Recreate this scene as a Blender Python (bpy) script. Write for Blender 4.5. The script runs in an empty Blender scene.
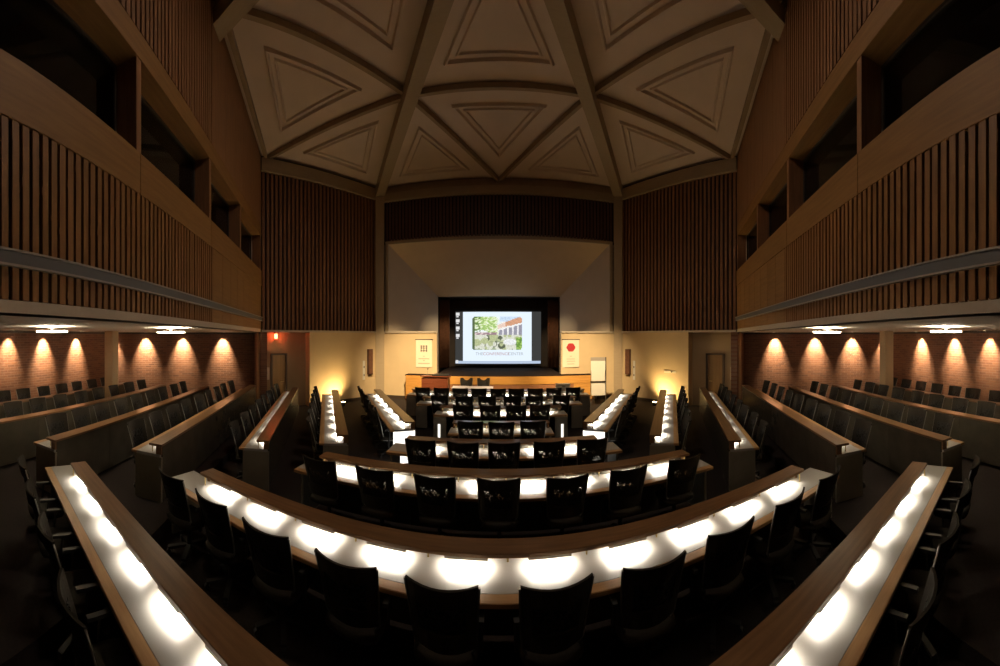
import bpy, bmesh, math, random
from mathutils import Vector, Matrix
random.seed(7)
C = bpy.context.scene.collection
PI = math.pi
R = math.radians
# ------------------------------------------------------------------ materials
def new_mat(name):
    m = bpy.data.materials.new(name); m.use_nodes = True
    nt = m.node_tree
    return m, nt, nt.nodes['Principled BSDF']
def plain(name, col, rough=0.5, metal=0.0, spec=0.5, coat=0.0, noise=0.0, nscale=20.0, bump=0.0):
    m, nt, b = new_mat(name)
    b.inputs['Base Color'].default_value = (*col, 1)
    b.inputs['Roughness'].default_value = rough
    b.inputs['Metallic'].default_value = metal
    b.inputs['Specular IOR Level'].default_value = spec
    b.inputs['Coat Weight'].default_value = coat
    if noise or bump:
        tc = nt.nodes.new('ShaderNodeTexCoord'); nz = nt.nodes.new('ShaderNodeTexNoise')
        nz.inputs['Scale'].default_value = nscale; nz.inputs['Detail'].default_value = 4
        nt.links.new(tc.outputs['Object'], nz.inputs['Vector'])
        if noise:
            r = nt.nodes.new('ShaderNodeValToRGB')
            r.color_ramp.elements[0].position = 0.3; r.color_ramp.elements[1].position = 0.7
            r.color_ramp.elements[0].color = (*[c * (1 - noise) for c in col], 1)
            r.color_ramp.elements[1].color = (*[c * (1 + noise) for c in col], 1)
            nt.links.new(nz.outputs['Fac'], r.inputs['Fac']); nt.links.new(r.outputs['Color'], b.inputs['Base Color'])
        if bump:
            bp = nt.nodes.new('ShaderNodeBump'); bp.inputs['Strength'].default_value = bump; bp.inputs['Distance'].default_value = 0.01
            nt.links.new(nz.outputs['Fac'], bp.inputs['Height']); nt.links.new(bp.outputs['Normal'], b.inputs['Normal'])
    return m
def wood(name, c0, c1, axis='x', rough=0.4, scale=6.0, coat=0.0):
    m, nt, b = new_mat(name)
    tc = nt.nodes.new('ShaderNodeTexCoord'); mp = nt.nodes.new('ShaderNodeMapping')
    s = {'x': (0.35, 5, 5), 'z': (5, 5, 0.3), 'y': (5, 0.35, 5)}[axis]
    mp.inputs['Scale'].default_value = s
    nz = nt.nodes.new('ShaderNodeTexNoise'); nz.inputs['Scale'].default_value = scale; nz.inputs['Detail'].default_value = 6; nz.inputs['Roughness'].default_value = 0.6
    r = nt.nodes.new('ShaderNodeValToRGB')
    r.color_ramp.elements[0].position = 0.32; r.color_ramp.elements[1].position = 0.68
    r.color_ramp.elements[0].color = (*c0, 1); r.color_ramp.elements[1].color = (*c1, 1)
    L = nt.links.new
    L(tc.outputs['Object'], mp.inputs['Vector']); L(mp.outputs['Vector'], nz.inputs['Vector'])
    L(nz.outputs['Fac'], r.inputs['Fac']); L(r.outputs['Color'], b.inputs['Base Color'])
    b.inputs['Roughness'].default_value = rough; b.inputs['Coat Weight'].default_value = coat
    return m
def emit(name, col, strength):
    m = bpy.data.materials.new(name); m.use_nodes = True
    nt = m.node_tree; nt.nodes.remove(nt.nodes['Principled BSDF'])
    e = nt.nodes.new('ShaderNodeEmission'); e.inputs['Color'].default_value = (*col, 1); e.inputs['Strength'].default_value = strength
    nt.links.new(e.outputs[0], nt.nodes['Material Output'].inputs['Surface'])
    return m
def brick_mat():
    m, nt, b = new_mat('red_brick')
    tc = nt.nodes.new('ShaderNodeTexCoord'); sp = nt.nodes.new('ShaderNodeSeparateXYZ'); cb = nt.nodes.new('ShaderNodeCombineXYZ')
    br = nt.nodes.new('ShaderNodeTexBrick')
    br.inputs['Color1'].default_value = (0.19, 0.080, 0.038, 1); br.inputs['Color2'].default_value = (0.12, 0.047, 0.025, 1)
    br.inputs['Mortar'].default_value = (0.20, 0.11, 0.07, 1); br.inputs['Scale'].default_value = 1.0
    br.inputs['Brick Width'].default_value = 0.24; br.inputs['Row Height'].default_value = 0.075; br.inputs['Mortar Size'].default_value = 0.007
    bp = nt.nodes.new('ShaderNodeBump'); bp.inputs['Strength'].default_value = 0.8; bp.inputs['Distance'].default_value = 0.02; bp.invert = True
    nz = nt.nodes.new('ShaderNodeTexNoise'); nz.inputs['Scale'].default_value = 9
    ad = nt.nodes.new('ShaderNodeMath'); ad.operation = 'MULTIPLY_ADD'; ad.inputs[1].default_value = 0.5
    L = nt.links.new
    L(tc.outputs['Object'], sp.inputs[0]); L(sp.outputs['X'], cb.inputs['X']); L(sp.outputs['Z'], cb.inputs['Y'])
    L(cb.outputs[0], br.inputs['Vector']); L(br.outputs['Color'], b.inputs['Base Color'])
    L(cb.outputs[0], nz.inputs['Vector']); L(nz.outputs['Fac'], ad.inputs[0]); L(br.outputs['Fac'], ad.inputs[2])
    L(ad.outputs[0], bp.inputs['Height']); L(bp.outputs['Normal'], b.inputs['Normal'])
    b.inputs['Roughness'].default_value = 0.75
    return m
def perforated():
    m, nt, b = new_mat('perforated_black_mesh')
    b.inputs['Base Color'].default_value = (0.012, 0.011, 0.010, 1); b.inputs['Roughness'].default_value = 0.75
    tc = nt.nodes.new('ShaderNodeTexCoord')
    nz = nt.nodes.new('ShaderNodeTexNoise'); nz.inputs['Scale'].default_value = 17; nz.inputs['Detail'].default_value = 0.6; nz.inputs['Distortion'].default_value = 1.6
    s1 = nt.nodes.new('ShaderNodeMath'); s1.operation = 'SUBTRACT'; s1.inputs[1].default_value = 0.5
    a1 = nt.nodes.new('ShaderNodeMath'); a1.operation = 'ABSOLUTE'
    lt = nt.nodes.new('ShaderNodeMath'); lt.operation = 'LESS_THAN'; lt.inputs[1].default_value = 0.045
    tr = nt.nodes.new('ShaderNodeBsdfTransparent'); tr.inputs['Color'].default_value = (.42, .41, .39, 1); mx = nt.nodes.new('ShaderNodeMixShader')
    L = nt.links.new
    L(tc.outputs['Object'], nz.inputs['Vector']); L(nz.outputs['Fac'], s1.inputs[0]); L(s1.outputs[0], a1.inputs[0]); L(a1.outputs[0], lt.inputs[0])
    L(lt.outputs[0], mx.inputs['Fac']); L(b.outputs[0], mx.inputs[1]); L(tr.outputs[0], mx.inputs[2])
    L(mx.outputs[0], nt.nodes['Material Output'].inputs['Surface'])
    return m
def glass_mat():
    m = bpy.data.materials.new('dark_window_glass'); m.use_nodes = True
    nt = m.node_tree; nt.nodes.remove(nt.nodes['Principled BSDF'])
    tr = nt.nodes.new('ShaderNodeBsdfTransparent'); tr.inputs['Color'].default_value = (0.7, 0.7, 0.7, 1)
    gl = nt.nodes.new('ShaderNodeBsdfGlossy'); gl.inputs['Roughness'].default_value = 0.03
    fr = nt.nodes.new('ShaderNodeFresnel'); fr.inputs['IOR'].default_value = 1.5
    mx = nt.nodes.new('ShaderNodeMixShader')
    nt.links.new(fr.outputs[0], mx.inputs[0]); nt.links.new(tr.outputs[0], mx.inputs[1]); nt.links.new(gl.outputs[0], mx.inputs[2])
    nt.links.new(mx.outputs[0], nt.nodes['Material Output'].inputs['Surface'])
    return m
def vcol_emit(name, strength):
    m = bpy.data.materials.new(name); m.use_nodes = True
    nt = m.node_tree; nt.nodes.remove(nt.nodes['Principled BSDF'])
    a = nt.nodes.new('ShaderNodeAttribute'); a.attribute_name = 'Col'
    e = nt.nodes.new('ShaderNodeEmission'); e.inputs['Strength'].default_value = strength
    nt.links.new(a.outputs['Color'], e.inputs['Color']); nt.links.new(e.outputs[0], nt.nodes['Material Output'].inputs['Surface'])
    return m
M = {
 'ledge': wood('oak_ledge', (0.17, 0.088, 0.038), (0.26, 0.14, 0.064), 'x', 0.32, 6, 0.4),
 'edge': wood('oak_edge_strip', (0.40, 0.22, 0.09), (0.52, 0.31, 0.14), 'x', 0.4, 6),
 'laminate': plain('pale_grey_laminate', (0.38, 0.37, 0.345), 0.38, noise=0.03, nscale=3),
 'panel': plain('olive_grey_panel', (0.10, 0.09, 0.07), 0.2, noise=0.15, nscale=4),
 'lamp': emit('under_ledge_lamp_glow', (1.0, 0.87, 0.66), 4.0),
 'lampbody': plain('lamp_housing_grey', (0.5, 0.48, 0.42), 0.4),
 'brass': plain('brass_post', (0.6, 0.45, 0.2), 0.3, 1.0),
 'lightbox': emit('frosted_lightbox_glow', (1.0, 0.95, 0.86), 1.6),
 'black': plain('black_fabric', (0.024, 0.020, 0.0145), 0.85, spec=0.2, noise=0.2, nscale=60),
 'perf': perforated(),
 'metal': plain('dull_grey_metal', (0.30, 0.29, 0.27), 0.35, 0.8),
 'plastic': plain('dark_grey_plastic', (0.016, 0.015, 0.014), 0.55),
 'carpet': plain('dark_maroon_carpet', (0.015, 0.009, 0.007), 0.95, noise=0.35, nscale=40, bump=0.3),
 'platform': plain('maroon_carpet_platform', (0.016, 0.009, 0.007), 0.95, noise=0.3, nscale=40),
 'ceil': plain('painted_ceiling_panel', (0.68, 0.56, 0.48), 0.7, noise=0.05, nscale=1.2),
 'rib': wood('tan_painted_rib', (0.36, 0.28, 0.18), (0.40, 0.31, 0.205), 'x', 0.6),
 'beam': plain('brown_beam', (0.32, 0.23, 0.145), 0.6, noise=0.1, nscale=3),
 'batten': wood('cedar_batten', (0.18, 0.080, 0.022), (0.27, 0.125, 0.036), 'z', 0.55, 5),
 'batten_dark': wood('dark_walnut_batten', (0.065, 0.027, 0.016), (0.12, 0.05, 0.03), 'z', 0.5, 5),
 'batten_red': wood('redwood_batten', (0.19, 0.088, 0.036), (0.28, 0.135, 0.058), 'z', 0.55, 5),
 'backing': plain('dark_backing_board', (0.012, 0.007, 0.005), 0.9, noise=0.2),
 'woodwall': wood('honey_oak_veneer', (0.20, 0.096, 0.024), (0.27, 0.134, 0.037), 'x', 0.6, 4),
 'fascia': plain('cream_fascia', (0.52, 0.45, 0.36), 0.6, noise=0.03),
 'soffit': plain('white_soffit_plaster', (0.80, 0.74, 0.65), 0.7, noise=0.03),
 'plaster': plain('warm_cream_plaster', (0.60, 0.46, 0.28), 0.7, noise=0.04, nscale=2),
 'plaster_light': plain('pale_warm_plaster', (0.78, 0.62, 0.42), 0.7, noise=0.03, nscale=2),
 'panel_lit': plain('lit_olive_grey_panel', (0.25, 0.225, 0.175), 0.35, noise=0.1, nscale=4),  # olive grey panel lightened in colour, in place of light on the ends
 'plaster_shaded': plain('shaded_cream_plaster', (0.40, 0.29, 0.165), 0.7, noise=0.05, nscale=2),  # cream plaster with the shade of the door recess put into its colour
 'splay': plain('grey_cream_plaster', (0.66, 0.57, 0.47), 0.7, noise=0.03, nscale=2),
 'brick': brick_mat(),
 'railface': plain('blue_grey_channel', (0.13, 0.135, 0.145), 0.45, 0.2),
 'raillip': plain('pale_grey_lip', (0.42, 0.38, 0.34), 0.4, 0.3),
 'glass': glass_mat(),
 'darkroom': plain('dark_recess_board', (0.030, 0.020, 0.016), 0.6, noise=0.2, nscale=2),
 'curtain': plain('brown_stage_curtain', (0.15, 0.065, 0.035), 0.8, noise=0.2, nscale=8),
 'stagewood': wood('amber_stage_oak', (0.50, 0.24, 0.055), (0.64, 0.33, 0.09), 'x', 0.35, 5),
 'stagelow': wood('red_brown_stage_board', (0.24, 0.105, 0.05), (0.33, 0.15, 0.07), 'x', 0.45, 5),
 'stagetop': plain('black_stage_floor', (0.020, 0.012, 0.009), 0.95, spec=0.1, noise=.2),
 'mahogany': wood('mahogany_lectern', (0.15, 0.040, 0.018), (0.22, 0.065, 0.030), 'x', 0.35, 5),
 'doorwood': wood('door_oak', (0.17, 0.095, 0.035), (0.24, 0.14, 0.055), 'z', 0.45, 4),
 'doorframe': plain('dark_door_frame', (0.045, 0.030, 0.020), 0.5, noise=0.1),
 'white': plain('white_paper', (0.75, 0.72, 0.66), 0.6, noise=0.02),
 'cream': plain('cream_banner_cloth', (0.80, 0.72, 0.58), 0.8, noise=0.02),
 'ink': plain('dark_print_ink', (0.05, 0.045, 0.04), 0.7),
 'faint': plain('faint_print_ink', (0.45, 0.39, 0.30), 0.7),
 'redprint': plain('red_print_ink', (0.45, 0.03, 0.035), 0.6),
 'cloth': plain('pale_lilac_cloth', (0.62, 0.60, 0.68), 0.8, noise=0.05),
 'skirt': plain('muted_purple_skirt', (0.16, 0.11, 0.15), 0.8, noise=0.3, nscale=12),
 'silver': plain('silver_case', (0.62, 0.60, 0.56), 0.35, 0.5),
 'discglow': emit('round_light_glow', (1.0, 0.84, 0.60), 55.0),
 'discglow2': emit('round_light_lower_glow', (1.0, 0.82, 0.55), 20.0),
 'hubfill': emit('hub_fill_glow', (1.0, 0.80, 0.62), 30.0),
 'lens': emit('downlight_lens_glow', (1.0, 0.80, 0.50), 30.0),
 'upglow': emit('uplight_lens_glow', (1.0, 0.72, 0.34), 20.0),
 'exitface': emit('exit_sign_face', (1.0, 0.085, 0.03), 22.0),
 'exitred': emit('exit_letter_glow', (1.0, 0.55, 0.22), 6.0),
 'screengrey': emit('screen_desktop_grey', (0.050, 0.050, 0.048), 1.0),
 'screenwhite': emit('screen_page_white', (0.80, 0.90, 1.0), 1.05),
 'screenicon': emit('screen_icon_white', (0.8, 0.8, 0.8), 1.0),
 'screenbar': emit('screen_taskbar', (0.55, 0.66, 0.85), 0.9),
 'screentext': emit('screen_caption_red', (0.50, 0.30, 0.32), 1.0),
 'screentext2': emit('screen_caption_grey', (0.42, 0.46, 0.50), 1.0),
 'screenphoto': vcol_emit('screen_photo', 1.0),
}
# ------------------------------------------------------------------ mesh helpers
class MB:
    def __init__(s): s.v = []; s.f = []; s.m = []
    def add(s, vs, fs, mi=0):
        b = len(s.v); s.v += [tuple(v) for v in vs]; s.f += [tuple(b + i for i in f) for f in fs]; s.m += [mi] * len(fs)
        return s
    def box(s, x0, x1, y0, y1, z0, z1, mi=0, T=None):
        vs = [Vector(p) for p in ((x0,y0,z0),(x1,y0,z0),(x1,y1,z0),(x0,y1,z0),(x0,y0,z1),(x1,y0,z1),(x1,y1,z1),(x0,y1,z1))]
        if T is not None: vs = [T @ v for v in vs]
        return s.add(vs, [(3,2,1,0),(4,5,6,7),(0,1,5,4),(1,2,6,5),(2,3,7,6),(3,0,4,7)], mi)
    def prism(s, poly, z0, z1, mi=0):
        n = len(poly)
        vs = [(x, y, z0) for x, y in poly] + [(x, y, z1) for x, y in poly]
        return s.add(vs, [tuple(reversed(range(n))), tuple(range(n, 2*n))] + [(i, (i+1) % n, n + (i+1) % n, n + i) for i in range(n)], mi)
    def bar(s, p, q, w, h, up=Vector((0,0,1)), mi=0):
        # rectangular bar from p to q: width w, height h hanging below p-q
        p = Vector(p); q = Vector(q); d = (q - p).normalized(); sd = d.cross(up).normalized(); u = sd.cross(d).normalized()
        vs = []
        for a in (p, q):
            for sx, sy in ((-.5, -1), (.5, -1), (.5, 0), (-.5, 0)): vs.append(a + sd * (w * sx) + u * (h * sy))
        return s.add(vs, [(3,2,1,0),(4,5,6,7),(0,1,5,4),(1,2,6,5),(2,3,7,6),(3,0,4,7)], mi)
    def tube(s, p, q, r, n=10, r2=None, mi=0):
        p = Vector(p); q = Vector(q); d = (q - p).normalized(); r2 = r if r2 is None else r2
        a = d.orthogonal().normalized(); b = d.cross(a)
        vs = []
        for c, rr in ((p, r), (q, r2)):
            for i in range(n):
                t = 2*PI*i/n; vs.append(c + a*(rr*math.cos(t)) + b*(rr*math.sin(t)))
        return s.add(vs, [tuple(reversed(range(n))), tuple(range(n, 2*n))] + [(i, (i+1) % n, n + (i+1) % n, n + i) for i in range(n)], mi)
    def mesh(s, name, mats, bevel=0.0, smooth=False):
        me = bpy.data.meshes.new(name); me.from_pydata(s.v, [], s.f)
        for m in mats: me.materials.append(m)
        for p, i in zip(me.polygons, s.m): p.material_index = i
        bm = bmesh.new(); bm.from_mesh(me); bmesh.ops.recalc_face_normals(bm, faces=bm.faces)
        if bevel: bmesh.ops.bevel(bm, geom=list(bm.edges), offset=bevel, segments=2, affect='EDGES', clamp_overlap=True)
        bm.to_mesh(me); bm.free()
        if smooth: me.polygons.foreach_set('use_smooth', [True] * len(me.polygons))
        return me
    def obj(s, name, mats, parent=None, bevel=0.0, smooth=False, loc=None, rotz=0):
        if not isinstance(mats, (list, tuple)): mats = [mats]
        return link(name, s.mesh(name, [M[k] for k in mats], bevel, smooth), parent, loc, rotz)
def link(name, data, parent=None, loc=None, rotz=0):
    o = bpy.data.objects.new(name, data); C.objects.link(o)
    if parent is not None: o.parent = parent
    if loc is not None: o.location = loc
    if rotz: o.rotation_euler = (0, 0, rotz)
    return o
def tag(o, label=None, cat=None, group=None, kind=None):
    if label: o['label'] = label
    if cat: o['category'] = cat
    if group: o['group'] = group
    if kind: o['kind'] = kind
    return o
def thing(name, label, cat, loc=(0,0,0), rotz=0, group=None):
    o = link(name, None, None, loc, rotz); o.empty_display_size = .1
    return tag(o, label, cat, group)
def struct(name, loc=(0,0,0), rotz=0, label=None):
    o = link(name, None, None, loc, rotz); return tag(o, label, kind='structure')
def dup(root):
    r = root.copy(); C.objects.link(r)
    for ch in root.children:
        c = ch.copy(); C.objects.link(c); c.parent = r
        for g in ch.children:
            d = g.copy(); C.objects.link(d); d.parent = c
    return r
ORD = ['first','second','third','fourth','fifth','sixth','seventh','eighth','ninth','tenth','eleventh','twelfth']
# ------------------------------------------------------------------ plan
EYE = 2.65; F = 331.0; CX = 499.0; Y0 = 338.0
DF = 13.9                                    # distance of the front wall
HX = 0.3791 * DF                             # half of the hexagon side
CEN = (0.0, DF - HX * math.sqrt(3))
def hexv(k):                                  # vertices, 0 = front right
    a = R(60 - 60 * k * -1) if False else R(60 + 60 * k)
    r = 2 * HX
    return (CEN[0] + r * math.cos(a), CEN[1] + r * math.sin(a))
V = [hexv(k) for k in range(6)]               # 0 front right, 1 front left, 2 left, 3 back left, 4 back right, 5 right
mid = lambda a, b: ((a[0]+b[0])/2, (a[1]+b[1])/2)
MS = [mid(V[k], V[(k+1) % 6]) for k in range(6)]   # 0 front, 1 front-left, 2 back-left ...
N = [mid(V[k], CEN) for k in range(6)]
ZR, ZN, ZA = 9.35, 9.85, 10.3                 # ceiling levels: rim, ring, apex
SOF = 2.87
SLIDE = 0.236                                # the balcony line meets the angled wall just past its middle
ML = (MS[1][0] - .5*SLIDE, MS[1][1] - .866*SLIDE); MR = (-ML[0], ML[1])
def px_dir(x): t = (x - CX) / F; return (math.sin(t), math.cos(t))
def hit(x, p, d):                             # plan point where the sight line of column x meets the line p + t d
    a = px_dir(x); det = a[0] * -d[1] + d[0] * a[1]
    k = (p[0] * -d[1] + d[0] * p[1]) / det
    return (a[0]*k, a[1]*k)
def en(e, n, side=-1):                        # coordinates along / across the side seating
    return ((-.5*e - .8660*n) * (-side), .8660*e - .5*n) if side < 0 else (.5*e + .8660*n, .8660*e - .5*n)
# ------------------------------------------------------------------ camera
cam = bpy.data.cameras.new('camera'); co = link('camera', cam, None, (0, 0, EYE)); co.rotation_euler = (PI/2, 0, 0)
cam.type = 'PANO'; cam.panorama_type = 'CENTRAL_CYLINDRICAL'
cam.central_cylindrical_range_u_min = -CX / F; cam.central_cylindrical_range_u_max = (1000 - CX) / F
cam.central_cylindrical_range_v_min = -(666 - Y0) / F; cam.central_cylindrical_range_v_max = Y0 / F
cam.central_cylindrical_radius = 1.0
cam.clip_start = 0.05
bpy.context.scene.camera = co
# ------------------------------------------------------------------ floor
b = MB(); b.prism([(-15, -8), (15, -8), (15, 19), (-15, 19)], -0.2, 0); tag(b.obj('floor', 'carpet'), kind='structure')
PLH = 0.18
REC = 0.22                                    # the door part of the angled wall is set back
BRK = 1.5                                     # brick wall set back beyond the hexagon
def side_pts(s):
    m = ML; p = (MS[1][0] - .866*BRK, MS[1][1] + .5*BRK)
    w = hit(112, p, (-.5, -.866)); x = (w[0] + .5*13, w[1] - .866*13)
    f = lambda q: (q[0] * (-s), q[1])
    return f(m), f(p), f(w), f(x), f((0.0, MS[1][1] - .866*2*(HX*1.0)*1.5))
for s, nm in ((-1, 'left'), (1, 'right')):
    m, p, w, x, _ = side_pts(s)
    q = en(12.3, 2.08, s); q2 = en(-2.0, 2.08, s)
    b = MB(); poly = [q2, q, (p[0], p[1]), w, x]
    # keep the platform's front edge off the door wall
    b.prism(poly if s > 0 else poly[::-1], 0.0, PLH)
    tag(b.obj('floor_platform_' + nm, 'platform'), kind='structure')
# ------------------------------------------------------------------ walls
def wall_frame(p, q):
    d = Vector((q[0]-p[0], q[1]-p[1])); return (p[0], p[1], 0), math.atan2(d.y, d.x), d.length
def battens(mb, x0, x1, z0, z1, pitch, w, depth, mi=0, notch=True):
    n = max(1, int((x1 - x0) / pitch)); pit = (x1 - x0) / n
    for i in range(n):
        c = x0 + (i + .5) * pit; ww = w * random.uniform(.92, 1.06); d = depth * random.uniform(.9, 1.1)
        mb.box(c - ww/2, c + ww/2, -d, 0, z0, z1, mi)
        if notch:
            for _ in range(2):
                z = random.uniform(z0, z1 - .12); sd = random.choice((-1, 1))
                mb.box(c + sd*ww/2 - .006, c + sd*ww/2 + .006, -d*.9, 0, z, z + random.uniform(.05, .12), mi)
m1 = MS[1]; m5 = MS[5]
# --- balcony walls along the lattice lines (left: camera side -> front; right: front -> camera side)
LEN = 1.5 * 2 * HX * 0.999
def balcony(nm, s):
    far = ML if s < 0 else MR
    near = (0.0 if False else far[0] + (.5 if s < 0 else -.5) * 3*HX, far[1] - .866 * 3*HX)
    p, q = (near, far) if s < 0 else (far, near)
    loc, rz, L = wall_frame(p, q)
    root = struct('wall_balcony_' + nm, loc, rz)
    X = lambda d: L - d if s < 0 else d       # distance from the far corner -> local x
    def span(d0, d1): a, c = X(d0), X(d1); return min(a, c), max(a, c)
    a0, a1 = span(0, L); v0, v1 = span(0, HX); t0, t1 = span(HX, L)
    MB().box(a0, a1, 0, .30, SOF, 5.08).obj('backing_board', 'backing', root)
    MB().box(a0, a1, -.035, .30, SOF - .0, 2.98).obj('fascia_strip', 'fascia', root)
    k = MB(); battens(k, t0, t1, 2.985, 4.56, .115, .076, .035); k.obj('batten_screen', 'batten', root)
    k = MB(); n = 8
    for i in range(n):
        c0 = v0 + (v1 - v0) * i / n; k.box(c0 + .004, v0 + (v1 - v0) * (i+1) / n - .004, -.03, 0, 2.985, 4.56)
    k.obj('veneer_panel', 'woodwall', root, bevel=.003)
    k = MB()
    for d0, d1 in ((0, 5.43), (5.43, 8.19), (8.19, 10.95), (10.95, L)):
        c0, c1 = span(d0 + .004, d1 - .004); k.box(c0, c1, -.045, .30, 4.56, 5.11)
    k.obj('parapet_band', 'woodwall', root, bevel=.004)
    k = MB(); k.box(a0, a1, -.085, -.04, 3.285, 3.395, 0); k.box(a0, a1, -.10, -.04, 3.395, 3.413, 1); k.box(a0, a1, -.10, -.04, 3.267, 3.285, 1)
    k.obj('channel_rail', ['railface', 'raillip'], root)
    # clerestory openings
    MB().box(a0, a1, -.03, .40, 6.38, 6.74).obj('lintel', 'woodwall', root, bevel=.004)
    posts = [.10, 2.93, 5.43, 8.19, 10.95, 13.7]
    for d in posts:
        c = X(d); MB().box(c - .06, c + .06, -.02, .40, 5.11, 6.38).obj('post', 'batten_red', root, bevel=.004)
    prev = 0
    for i in range(len(posts) - 1):
        c0, c1 = span(posts[i] + .06, posts[i+1] - .06)
        fr = MB()
        for z0, z1 in ((5.11, 5.15), (6.34, 6.38)): fr.box(c0, c1, .30, .36, z0, z1)
        for e0, e1 in ((c0, c0 + .04), (c1 - .04, c1)): fr.box(e0, e1, .30, .36, 5.15, 6.34)
        f = fr.obj('window_frame', 'doorframe', root)
        MB().box(c0 + .04, c1 - .04, .325, .335, 5.15, 6.34).obj('pane', 'glass', f)
    k = MB()
    k.add([(a0, .0, 6.74), (a1, .0, 6.74), (a1, .0, ZR if s < 0 else 9.9), (a0, .0, 9.9 if s < 0 else ZR),
           (a0, .3, 6.74), (a1, .3, 6.74), (a1, .3, ZR if s < 0 else 9.9), (a0, .3, 9.9 if s < 0 else ZR)],
          [(0,1,2,3),(7,6,5,4),(0,3,7,4),(1,5,6,2),(3,2,6,7),(0,4,5,1)])
    k.obj('upper_board', 'backing', root)
    def top(d): return ZR + (ZN - ZR) * min(1, d / HX) - .04
    k = MB(); n = 6
    for i in range(n):
        d0, d1 = HX * i / n + .004, HX * (i+1) / n - .004
        xa, xb = X(d0), X(d1)
        k.add([(xa,-.03,6.745),(xb,-.03,6.745),(xb,-.03,top(d1)),(xa,-.03,top(d0)),(xa,0,6.745),(xb,0,6.745),(xb,0,top(d1)),(xa,0,top(d0))],
              [(0,1,2,3),(7,6,5,4),(0,3,7,4),(1,5,6,2),(3,2,6,7),(0,4,5,1)])
    k.obj('upper_veneer_panel', 'batten_red', root)
    k = MB(); battens(k, t0, t1, 6.745, ZN - .06, .115, .078, .035); k.obj('upper_batten_screen', 'batten_red', root)
    # gallery slab behind
    return root
balcony('left', -1); balcony('right', 1)
# --- soffit slabs, galleries and brick walls
for s, nm in ((-1, 'left'), (1, 'right')):
    m, p, w, x, _ = side_pts(s)
    nearp = (m[0] + (.5 if s < 0 else -.5) * 3*HX, m[1] - .866 * 3*HX)
    poly = [nearp, m, p, w, x]
    # keep the slab just outside the balcony face
    b = MB(); b.prism(poly if s > 0 else poly[::-1], SOF + .004, SOF + .13); tag(b.obj('ceiling_soffit_' + nm, 'soffit'), kind='structure')
    for tg, (a, c) in (('return', (p, m)), ('brick', (w, p)), ('outer', (x, w))):
        if s > 0: a, c = c, a
        if tg == 'return' : pass
        loc, rz, L = wall_frame(a, c)
        root = MB().box(0, L, 0, .25, 0, SOF).obj('wall_%s_%s' % (tg, nm), 'brick', None, loc=loc, rotz=rz); tag(root, kind='structure')
        MB().box(0, L, -.03, 0, SOF - .07, SOF).obj('cornice_strip', 'doorframe', root)
    # upper gallery outer walls on the hexagon
    for j, (a, c) in enumerate(((V[2], V[1]), (V[3], V[2])) if s < 0 else ((V[0], V[5]), (V[5], V[4]))):
        loc, rz, L = wall_frame(a, c)
        r0, r1 = 0, L
        if j == 0: r0, r1 = (0, L/2 - SLIDE - .02) if s < 0 else (L/2 + SLIDE + .02, L)
        o = MB().box(r0, r1, 0, .2, SOF + .13, 9.6).obj('wall_gallery_%s' % nm, 'splay', None, loc=loc, rotz=rz); tag(o, kind='structure')
# back wall far behind the camera
loc, rz, L = wall_frame((6, -4.9), (-6, -4.9))
tag(MB().box(0, L, 0, .2, 0, 10).obj('wall_back', 'batten_dark', None, loc=loc, rotz=rz), kind='structure')
# --- angled batten walls
for s, nm in ((-1, 'left'), (1, 'right')):
    a, c = (ML, V[1]) if s < 0 else (V[0], MR)
    loc, rz, L = wall_frame(a, c)
    root = struct('wall_angled_' + nm, loc, rz)
    MB().box(0, L, 0, .25, SOF, ZR).obj('backing_board', 'backing', root)
    k = MB(); battens(k, .02, L - .02, SOF + .07, 8.75, .17, .10, .05); k.obj('batten_screen', 'batten_red', root)
    X = lambda d: d if s < 0 else L - d       # distance from the far outer corner M
    def sp(d0, d1): return min(X(d0), X(d1)), max(X(d0), X(d1))
    # where the cream projecting panel ends (image column 308)
    h = hit(308, ML, (.5, .866)); dj = math.hypot(h[0] - ML[0], h[1] - ML[1])
    x0, x1 = sp(0, dj); MB().box(x0, x1, REC, .45, 0, SOF).obj('shaded_wall_panel', 'plaster_shaded', root)
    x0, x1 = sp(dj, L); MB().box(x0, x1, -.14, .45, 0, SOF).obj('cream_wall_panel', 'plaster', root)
    MB().box(0, L, -.20, .0, SOF, SOF + .075).obj('cap_strip', 'fascia', root)
    x0, x1 = sp(dj + .02, L - .3); MB().box(x0, x1, -.16, -.14, 0, .14).obj('baseboard', 'doorframe', root)
    globals()['ANG_' + nm] = (loc, rz, L, dj)
    # rim beam
    MB().box(0, L, -.16, .1, 8.75, 9.22).obj('rim_beam', 'rib', root)
# pilasters at the front corners
for s, nm in ((-1, 'left'), (1, 'right')):
    v = V[1] if s < 0 else V[0]
    o = MB().box(-.19, .19, -.34, .06, 0, 8.86).obj('column_' + nm, 'rib', None, bevel=.01, loc=(v[0], v[1], 0), rotz=R(28) * (-1 if s > 0 else 1) )
    tag(o, kind='structure')
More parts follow.
